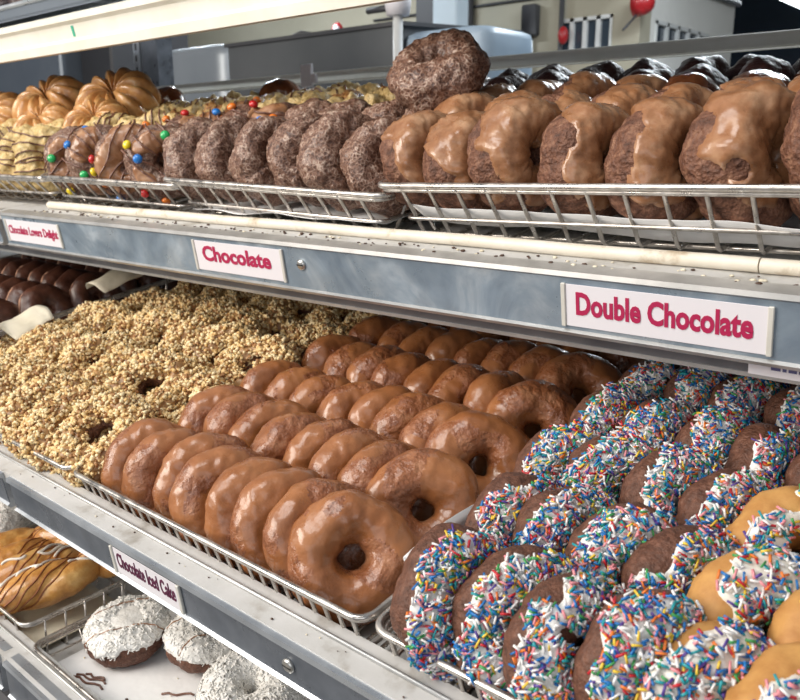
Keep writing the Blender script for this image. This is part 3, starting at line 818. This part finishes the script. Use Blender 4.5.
shelf_label(F2, YF2, -.508, -.0360, .088, .0240, 'Chocolate Iced Cake', .080, .0135, 'white shelf label reading Chocolate Iced Cake', 'maroon', off=.018, tzc=.002)
# plain strip under the top shelf at the right
e = link('shelf_strip', None, None, F1 @ Matrix.Translation((wx(-.078), -.0232, -.1045))); tag(e, 'pale paper strip stuck under the top shelf, right edge', 'label')
m = MB(); m.box((-.080, -.0005, -.0060), (.080, 0, .0070), 'label'); build(m, 'card', e, smooth=False)
m = MB(); r = random.Random(2)
x = -.066
while x < .07:
    w_ = r.uniform(.002, .006); m.box((x, -.0008, -.0012), (x+w_, -.0004, .0006 + r.uniform(0, .0008)), 'smallprint'); x += w_ + r.choice([.0012, .0012, .0012, .016])
build(m, 'print', e, smooth=False)['label'] = 'tiny illegible grey-blue print'

# ================================================================== bottom shelf pastries
def white_top(seed, R=.026, ra=.0205, rz=.0200, speck=False, n=900):
    rg = Ring(R, ra, rz, seed, .0016, .0008, crack=.0006)
    a = MB(); ring_mesh(a, rg, 'dark_cake_fine' if not speck else 'white_icing', 72, 32)
    mk = mask_std(rg, .22 if not speck else -.6, .22, 26, .14, 80)
    b = MB(); icing_mesh(b, rg, mk, 'white_icing', .0022, wr=.0006)
    c = MB(); shreds_mesh(c, rg, mk, n if not speck else 2400, seed, (.003, .006) if not speck else (.0012, .004), ('coconut',) if not speck else ('coconut',)*14 + ('coconut_speck',))
    parts = [('cake', a, None, 'brown cake'), ('icing', b, None, 'white icing'), ('coconut', c, 'stuff', 'white coconut shreds')]
    if not speck:
        # icing fills the hole
        f = MB(); f.ball((0, 0, rz*.52), R*1.32, 'white_icing', 40, 18, (1, 1, .36), disp=.12, seed=seed)
        d = MB(); drizzle_mesh(d, rg, 2, seed, mat='caramel_icing', r=.0007, step=.040)
        parts += [('icing_filling', f, None, None), ('drizzle', d, None, 'thin brown drizzle')]
    return donut_root('coconut_doughnut', parts)
o = white_top(101, n=800); place(o, F3, -.685, .074, -.012, (.05, -.10, 1), .3, .90); tag(o, 'white coconut-topped doughnut with brown drizzle, whole one left of its neighbour', 'doughnut')
o = white_top(102, n=800); place(o, F3, -.612, .120, -.014, (.10, .08, 1), 1.9, .90); tag(o, 'white coconut-topped doughnut half behind the middle shelf edge', 'doughnut')
o = white_top(103, speck=True); place(o, F3, -.508, .092, -.010, (.12, -.22, 1), .8, 1.0); tag(o, 'white shredded-coconut doughnut with dark specks at the bottom picture edge', 'doughnut')
o = white_top(104, speck=True); place(o, F3, -1.02, .085, .004, (.1, -.3, 1), .8, .95); tag(o, 'white glazed pastry in the far-left bottom basket', 'pastry')
o = white_top(105, speck=True); place(o, F3, -1.10, .08, .002, (.1, -.3, 1), 2.8, .95); tag(o, 'white glazed pastry cut by the left picture edge', 'pastry')
def bun(seed, L=.056, r=.023, turns=.8):
    m = MB(); N = 56; K = 36; vs = []; fs = []
    for i in range(N+1):
        u = -1 + 2*i/N
        prof = (1 - abs(u)**2.6)**.5 if abs(u) < 1 else 0
        for k in range(K):
            a = 2*PI*k/K
            g = abs(math.sin((a + u*PI*turns)*1.0 + seed))
            rr = r*prof*(.76 + .28*g**.5) + .0010*noise.noise(Vector((u*6, math.cos(a)*2, math.sin(a)*2 + seed)))
            vs.append((u*L, rr*math.cos(a), rr*math.sin(a)*.85))
    for i in range(N):
        for k in range(K):
            k2 = (k+1) % K; fs.append((i*K+k, (i+1)*K+k, (i+1)*K+k2, i*K+k2))
    m.add(vs, fs, 'twist')
    g = MB(); rnd = random.Random(seed)
    for q in range(5):
        a0 = rnd.uniform(.4, 2.4); u0 = rnd.uniform(-.8, .5); pts = []
        for j in range(16):
            u = u0 + j*.03; a = a0 + .25*math.sin(j*.3 + q) - u*.9
            prof = (1 - abs(u)**2.6)**.5; gg = abs(math.sin((a + u*PI*turns) + seed))
            rr = r*prof*(.76 + .28*gg**.5) + .0006
            pts.append((u*L, rr*math.cos(a), rr*math.sin(a)*.85))
        g.tube(pts, .0016, n=6, mat='white_glaze', taper=[.5] + [1]*14 + [.5])
    dz = MB()
    for q in range(6):
        a0 = .5 + q*.5; pts = []
        for j in range(26):
            u = -.85 + j*.066; a = a0 - u*PI*turns + .08*math.sin(j*.9 + q)
            prof = (1 - abs(u)**2.6)**.5; gg = abs(math.sin((a + u*PI*turns) + seed))
            rr = r*prof*(.76 + .28*gg**.5) + .0002
            pts.append((u*L, rr*math.cos(a), rr*math.sin(a)*.85))
        dz.tube(pts, .0009, n=6, mat='twist_fold', taper=[.4] + [1]*24 + [.4])
    lines = [('fold_line', dz, None, 'browned fold lines')]
    return donut_root('twisted_bun', lines + [('dough', m, None, 'golden fried dough'), ('glaze', g, None, 'white sugar glaze streaks')])
P_bun = [bun(.3), bun(1.2), bun(2.0)]
for i, (x, d, n, yaw, pitch, sc, lab) in enumerate([
        (-.805, .046, .008, 1.15, .12, 1.08, 'golden glazed twisted bun nearest the side rail of its basket'),
        (-.845, .050, .006, 1.2, .1, 1.05, 'golden twisted bun second from the side rail'),
        (-.888, .048, .004, 1.25, .1, 1.0, 'golden twisted bun third from the side rail'),
        (-.925, .050, .004, 1.3, .1, 1.0, 'golden twisted bun at the left end of its basket'),
        (-.875, .100, .014, .25, .1, .85, 'golden twisted bun lying across at the rear left'),
        (-.800, .108, .010, .1, .1, .75, 'small golden twisted bun at the rear right of its basket')]):
    o = inst(P_bun[i % 3])
    o.matrix_basis = F3 @ Matrix.Translation((x, d, n)) @ Matrix.Rotation(yaw, 4, 'Z') @ Matrix.Rotation(-pitch, 4, 'Y') @ Matrix.Rotation(i*1.1, 4, 'X') @ Matrix.Scale(sc, 4)
    tag(o, lab, 'bun', 'golden twisted buns in the bottom basket')
m = MB(); m.box((-.820, -.0215, -.0123), (-.796, -.006, -.0110), 'green'); tag(build(m, 'sticker', None, F3, smooth=False), 'torn green sticker on the ledge of the bottom shelf', 'sticker')

# items on the upper shelf, behind the cream rail
e = link('sheet_pan', None, None, F0); tag(e, 'grey metal sheet pan above the cream rail, upper left corner', 'sheet pan')
m = MB(); m.box((-1.9, .03, .058), (-.95, .36, .062), 'steel_blue'); build(m, 'pan_base', e, smooth=False)
m = MB(); m.tube([(-1.9, .03, .078), (-.95, .03, .078), (-.95, .36, .078), (-1.9, .36, .078)], .004, True, 8, 'alu'); m.box((-1.9, .029, .062), (-.95, .031, .078), 'steel_blue'); build(m, 'pan_rim', e, smooth=False)
for i in range(5):
    o = inst(P_dark[i % 2]); place(o, F0, -1.66 + i*.12, .12, .088, (.1, -.2, 1), i); tag(o, 'dark glazed doughnut on the highest shelf, %s from the left' % ORD[i], 'doughnut', 'dark doughnuts on the highest shelf')

# ================================================================== the shop behind
def struct(name, mb, smooth=False):
    o = build(mb, name, smooth=smooth); o['kind'] = 'structure'; return o
W = {}
M['wall_beige'] = surf('beige_painted_wall', [(.3, (.36, .33, .25)), (.7, (.44, .41, .32))], 1.5, .7)
M['wall_white'] = surf('off_white_painted_wall', [(.3, (.72, .71, .67)), (.7, (.80, .79, .75))], 1.5, .7)
M['wall_navy'] = surf('dark_blue_panel', [(.3, (.010, .016, .03)), (.7, (.03, .05, .08))], 1.2, .35)
M['floor'] = surf('grey_tile_floor', [(.3, (.16, .15, .14)), (.7, (.26, .25, .23))], 3, .5)
M['ceil'] = surf('ceiling_paint', [(.3, (.5, .5, .48)), (.7, (.6, .6, .58))], 2, .8)
M['steel_pale'] = surf('pale_brushed_steel', [(.3, (.26, .29, .32)), (.7, (.36, .39, .42))], 2, .35, metal=.3)
M['charcoal'] = surf('charcoal_oven_panel', [(.3, (.062, .068, .074)), (.7, (.09, .096, .102))], 3, .55)
M['bin'] = surf('pale_blue_plastic', [(.3, (.26, .36, .47)), (.7, (.42, .52, .62))], 3, .35)
M['win_glass'] = flat('dark_window_glass', (.035, .05, .07), .15, 0, .5)
M['white_frame'] = flat('white_window_frame', (.62, .63, .62), .5)
M['conduit'] = flat('dark_conduit', (.05, .05, .055), .5)
M['red'] = flat('red_enamel', (.42, .015, .02), .35, coat=.4)
M['column'] = surf('pale_blue_column_paint', [(.3, (.42, .50, .56)), (.7, (.50, .58, .64))], 2, .6)
m, nt, b = new_mat('fluorescent_tube'); b.inputs['Emission Color'].default_value = (.85, .93, 1, 1); b.inputs['Emission Strength'].default_value = 9; M['tube'] = m
XW, YW = -1.905, 4.0
def ray(px, py):
    u, v = (px-400)/803, (350-py)/803
    return (-.6378876 + .75356339*u - .15887612*v, .73122429 + .65737525*u + .18212311*v, -.24168253 + .97035537*v)
def pt(px, py, X=None, Y=None):
    r = ray(px, py); k = X/r[0] if X is not None else Y/r[1]
    return (r[0]*k, r[1]*k, r[2]*k + H)
struct('floor', MB().box((-9, -3, -.02), (5, 9.2, 0), 'floor'))
struct('ceiling', MB().box((-9, 1.6, 2.95), (5, 9.2, 3.0), 'ceil'))
struct('wall_rear', MB().box((-9, 9, 0), (5, 9.15, 2.95), 'wall_navy'))
struct('wall_left', MB().box((-9.1, 1.6, 0), (-9, 9.2, 2.95), 'wall_beige'))
struct('wall_right', MB().box((5, 1.6, 0), (5.1, 9.2, 2.95), 'wall_white'))
# partition block: beige face towards us, white face to the right, each with its window
def wall_with_hole(axis, a0, a1, z0, z1, w0, w1, wz0, wz1, pos, th, mat):
    m = MB()
    def bx(p0, p1, q0, q1):
        if axis == 'x': m.box((p0, pos, q0), (p1, pos+th, q1), mat)
        else: m.box((pos-th, p0, q0), (pos, p1, q1), mat)
    bx(a0, w0, z0, z1); bx(w1, a1, z0, z1); bx(w0, w1, z0, wz0); bx(w0, w1, wz1, z1)
    return m
def window(name, axis, w0, w1, z0, z1, pos, n):
    e = link(name); e['kind'] = 'structure'
    f = .03
    m = MB()
    def bx(p0, p1, q0, q1, d0, d1, mat):
        if axis == 'x': m.box((p0, pos+d0, q0), (p1, pos+d1, q1), mat)
        else: m.box((pos-d1, p0, q0), (pos-d0, p1, q1), mat)
    f = .018
    bx(w0, w1, z0, z0+f, -.008, .05, 'white_frame'); bx(w0, w1, z1-f, z1, -.008, .05, 'white_frame')
    for i in range(n+1):
        c = w0 + (w1-w0)*i/n; bx(max(w0, c-.012), min(w1, c+.012), z0, z1, -.008, .05, 'white_frame')
    build(m, 'window_frame', e, smooth=False)
    m = MB(); bx(w0, w1, z0, z1, .010, .016, 'win_glass'); build(m, 'pane', e, smooth=False)
zc = H
wa, wb = pt(560, 20, Y=YW), pt(611, 50, Y=YW)
struct('wall_back', wall_with_hole('x', -9, XW, 0, 2.95, wa[0], wb[0], wb[2], wa[2], YW, .12, 'wall_beige'))
window('window_1', 'x', wa[0], wb[0], wb[2], wa[2], YW, 4)
va, vb = pt(656, 20, X=XW), pt(707, 43, X=XW); wy2 = pt(735, 10, X=XW)[1]
va2 = pt(656, 46, X=XW)
struct('wall_side', wall_with_hole('y', YW+.12, wy2, 0, 2.95, va[1], vb[1], va2[2], va[2], XW, .12, 'wall_white'))
window('window_2', 'y', va[1], vb[1], va2[2], va[2], XW, 5)
def thing(name, mb, label, cat, smooth=False, group=None):
    o = build(mb, name, smooth=smooth); return tag(o, label, cat, group)
def at(px, Y):
    r = (-.6378876 + .75356339*(px-400)/803, .73122429 + .65737525*(px-400)/803); return r[0]*Y/r[1]
# fixtures on the beige wall
e = link('fuse_box'); tag(e, 'small dark switch box on the beige wall left of the window', 'switch box')
x = at(521, YW); m = MB(); m.box((x-.045, YW-.06, zc+.60), (x+.045, YW, zc+.76), 'conduit', .008); build(m, 'box', e)
m = MB(); m.tube([(x, YW-.02, zc+.61), (x, YW-.02, zc+.20)], .009, mat='conduit'); build(m, 'conduit', e)
m = MB(); x = at(466, YW); m.tube([(x, YW-.03, .05), (x, YW-.03, 2.9)], .022, mat='conduit'); thing('pipe', m, 'black vertical pipe on the beige wall', 'pipe', True)
m = MB(); x = at(549, YW); m.tube([(x, YW-.03, .05), (x, YW-.03, 2.9)], .014, mat='conduit'); thing('conduit', m, 'thin grey conduit beside the window on the beige wall', 'conduit', True)
m = MB(); x = at(470, YW); m.tube([(x-.8, YW-.008, zc+.795), (x+.75, YW-.008, zc+.795)], .008, mat='conduit'); thing('conduit', m, 'thin horizontal conduit high on the beige wall', 'conduit', True)
m = MB(); x = at(553, YW); m.ball((x, YW-.05, zc+.585), .035, 'red', sq=(.8, .8, 1.3)); thing('fire_alarm', m, 'small red fire alarm by the conduit', 'alarm', True)
e = link('red_bell'); tag(e, 'red bell hanging from a cord on the white wall', 'bell')
yb = pt(634, 4, X=XW)[1]; m = MB(); m.tube([(XW+.01, yb, pt(634, 4, X=XW)[2]), (XW+.07, yb, pt(634, 4, X=XW)[2])], .065, n=20, mat='red', taper=[1, .8]); m.ball((XW+.05, yb, pt(634, 4, X=XW)[2]), .055, 'red'); build(m, 'body', e)
m = MB(); m.tube([(XW+.03, yb, pt(634, 12, X=XW)[2]), (XW+.02, yb-.05, pt(634, 22, X=XW)[2]), (XW+.02, yb-.14, pt(634, 34, X=XW)[2])], .006, mat='conduit'); build(m, 'cord', e)
# column, bins, oven housing, cabinets
m = MB(); m.box((at(429, 3.2), 3.2, 0), (at(451, 3.2), 3.3, 2.95), 'column', .008); thing('column', m, 'pale blue vertical column behind the plastic bin', 'column')
m = MB(); m.box((at(408, 3.3), 3.35, 0), (at(431, 3.3), 3.45, 2.95), 'conduit', .006); thing('cabinet_edge', m, 'dark upright cabinet edge left of the pale column', 'cabinet')
e = link('oven_housing'); tag(e, 'large charcoal oven housing behind the display case', 'oven')
m = MB(); x0, x1 = at(243, 1.6), at(397, 1.6)
m.prism([(1.6, 0), (1.6, zc+.308), (2.15, zc+.34), (2.15, 0)], x0, x1-.0, 'charcoal'); build(m, 'housing', e, smooth=False)
m = MB(); m.prism([(1.592, zc+.300), (1.592, zc+.310), (2.16, zc+.345), (2.16, zc+.335)], x0-.01, x1+.01, 'conduit'); build(m, 'top_edge', e, smooth=False)
m = MB(); m.tube([(at(290, 1.62), 1.66, zc+.315), (at(300, 1.62), 1.66, zc+.325), (at(312, 1.62), 1.70, zc+.315)], .007, mat='conduit'); build(m, 'handle', e)
def rounded_bin(name, x0, x1, y0, y1, z0, z1, mat, label, cat):
    m = MB(); n = 16; vs = []; fs = []
    cx, cy = (x0+x1)/2, (y0+y1)/2; a, b = (x1-x0)/2, (y1-y0)/2
    lv = [(z0, .93), (z0+.02, .95), (z1-.05, 1.0), (z1-.02, .99), (z1-.006, .96), (z1, .86), (z1+.002, 0.0)]
    K = 32
    for z, s_ in lv:
        for k in range(K):
            t = 2*PI*k/K; c, s2_ = math.cos(t), math.sin(t)
            vs.append((cx + a*s_*math.copysign(abs(c)**.35, c), cy + b*s_*math.copysign(abs(s2_)**.35, s2_), z))
    for i in range(len(lv)-1):
        for k in range(K):
            k2 = (k+1) % K; fs.append((i*K+k, i*K+k2, (i+1)*K+k2, (i+1)*K+k))
    m.add(vs, fs, mat); o = build(m, name, smooth=True); tag(o, label, cat); return o
rounded_bin('storage_bin', at(398, 1.62), at(478, 1.62), 1.62, 1.86, 0, zc+.285, 'bin', 'pale blue plastic storage bin behind the display case', 'bin')
rounded_bin('steel_drum', -3.2, at(240, 2.0), 2.0, 2.5, 0, zc+.40, 'steel_pale', 'rounded pale steel cabinet left of the charcoal oven', 'cabinet')
m = MB(); m.box((-4.8, 2.05, 0), (at(88, 2.05), 2.6, zc+.9), 'steel_blue', .01); thing('steel_cabinet', m, 'blue-grey steel cabinet at the left behind the top shelf', 'cabinet')
m = MB(); m.box((at(89, 2.05), 2.15, 0), (at(117, 2.05), 2.6, zc+.9), 'conduit', .01); thing('steel_cabinet', m, 'dark narrow panel between the steel cabinets', 'cabinet')
m = MB(); m.ball((at(343, 3.0), 3.0, zc+.56), .055, 'red', sq=(.7, .5, 1)); m.ball((at(346, 3.0), 2.97, zc+.56), .035, 'label', sq=(.7, .5, 1)); m.tube([(at(343, 3), 3.0, zc+.55), (at(343, 3), 3.0, 0.02)], .015, mat='conduit')
thing('red_dispenser', m, 'small red and white dispenser on a stand above the oven', 'dispenser', True)
e = link('faucet'); tag(e, 'white bracket lamp standing beside the pale blue bin', 'lamp')
x = at(403, 1.58); m = MB(); m.tube([(x, 1.56, 0), (x, 1.56, zc+.33)], .012, mat='white_frame'); m.tube([(x-.10, 1.56, zc+.335), (x, 1.56, zc+.335)], .008, mat='conduit'); build(m, 'stand', e)
m = MB(); m.tube([(x+.0, 1.56, zc+.315), (x+.0, 1.56, zc+.365)], .035, n=16, mat='label', taper=[.8, 1]); build(m, 'head', e)
e.name = 'bracket_lamp'
m = MB(); xx = at(314, 1.055); m.box((xx-.014, 1.052, zc+.112), (xx+.014, 1.0588, zc+.152), 'label', .001); m.box((xx+.014, 1.052, zc+.118), (xx+.026, 1.0588, zc+.134), 'label', .001)
thing('tag_holder', m, 'small white tag clipped to the rear rail', 'tag')
# fluorescent fixtures
def fixture(x0, y0, x1, y1, z, label):
    e = link('ceiling_light'); tag(e, label, 'ceiling light', 'fluorescent ceiling lights')
    a, b = Vector((x0, y0, z)), Vector((x1, y1, z)); t = (b-a).normalized(); s_ = Vector((-t.y, t.x, 0))
    m = MB()
    vs = [a+s_*.05+Vector((0, 0, .03)), a-s_*.05+Vector((0, 0, .03)), a-s_*.05+Vector((0, 0, .09)), a+s_*.05+Vector((0, 0, .09))]
    vs += [v + (b-a) for v in vs]
    m.add(vs, [(0, 1, 2, 3), (7, 6, 5, 4), (0, 4, 5, 1), (1, 5, 6, 2), (2, 6, 7, 3), (3, 7, 4, 0)], 'white_frame'); build(m, 'housing', e, smooth=False)
    for q in (-1, 1):
        m = MB(); m.tube([a+s_*.028*q, b+s_*.028*q], .019, n=12, mat='tube'); build(m, 'lamp_tube', e)
    for q in (0, 1):
        m = MB(); p = a + (b-a)*(.2+.6*q); m.tube([p+Vector((0, 0, .09)), Vector((p.x, p.y, 2.95))], .005, mat='conduit'); build(m, 'hanger', e)
    la = bpy.data.lights.new('fluorescent_glow', 'AREA'); la.shape = 'RECTANGLE'; la.size = (b-a).length; la.size_y = .15; la.energy = 60; la.color = (.86, .94, 1)
    lo = link('lamp_glow', la, e); lo.location = (a+b)/2 - Vector((0, 0, .025)); lo.rotation_euler = (0, 0, math.atan2(t.y, t.x))
fp = pt(797, 2, Y=7)
fixture(fp[0], 5.7, fp[0], 7.4, fp[2], 'long fluorescent light hanging in the dark far corner')
fixture(-4.6, 2.6, -3.2, 2.6, 2.75, 'unseen fluorescent light added above the steel cabinets to light the background')  # added out of view to light the shop behind
fixture(-1.2, 3.0, .2, 3.0, 2.75, 'unseen fluorescent light added right of the partition to light the background')  # another added fixture, out of view, brightening the background
m = MB(); x, y = XW+.02, wy2; zz = pt(735, 4, X=XW)[2]; m.tube([(x, y-1.9, zz), (x, y-.0, zz)], .02, mat='conduit'); thing('conduit', m, 'black conduit along the top of the white partition', 'conduit', True)

# ================================================================== light
def area(name, loc, target, sx, sy, energy, color):
    la = bpy.data.lights.new(name, 'AREA'); la.shape = 'RECTANGLE'; la.size = sx; la.size_y = sy; la.energy = energy; la.color = color
    o = link(name, la); o.location = loc
    o.rotation_euler = (Vector(target)-Vector(loc)).to_track_quat('-Z', 'Y').to_euler(); return o
area('window_daylight', (-2.1, -1.9, H+.95), (-.5, .45, H-.2), 2.0, 1.3, 98, (1, .92, .82))
area('bottom_shelf_fill', (-.7, -.55, H+1.35), (-.6, .30, H-.4), 1.1, .8, 20, (1, .98, .94))  # unseen lamp added to brighten the bottom shelf
area('camera_side_fill', (.9, -2.2, H+.35), (-.5, .4, H-.3), 2.2, 1.6, 16, (.95, .97, 1))  # fill lamp added on the camera side
wd = bpy.data.worlds.new('World'); scn.world = wd; wd.use_nodes = True
bg = wd.node_tree.nodes['Background']; bg.inputs[0].default_value = (.80, .88, 1, 1); bg.inputs[1].default_value = .27

# ================================================================== camera
cd = bpy.data.cameras.new('camera'); cam = link('camera', cd)
cd.sensor_fit = 'HORIZONTAL'; cd.sensor_width = 36; cd.lens = 36*803/800; cd.clip_start = .01
Fv = Vector((-.6378876, .73122429, -.24168253))
cam.location = (0, 0, H); cam.rotation_euler = Fv.to_track_quat('-Z', 'Y').to_euler()
cd.dof.use_dof = True; cd.dof.focus_distance = .60; cd.dof.aperture_fstop = 16
scn.camera = cam
scn.view_settings.view_transform = 'Standard'; scn.view_settings.look = 'None'
scn.view_settings.exposure = 0; scn.view_settings.gamma = 1; scn.view_settings.use_curve_mapping = False
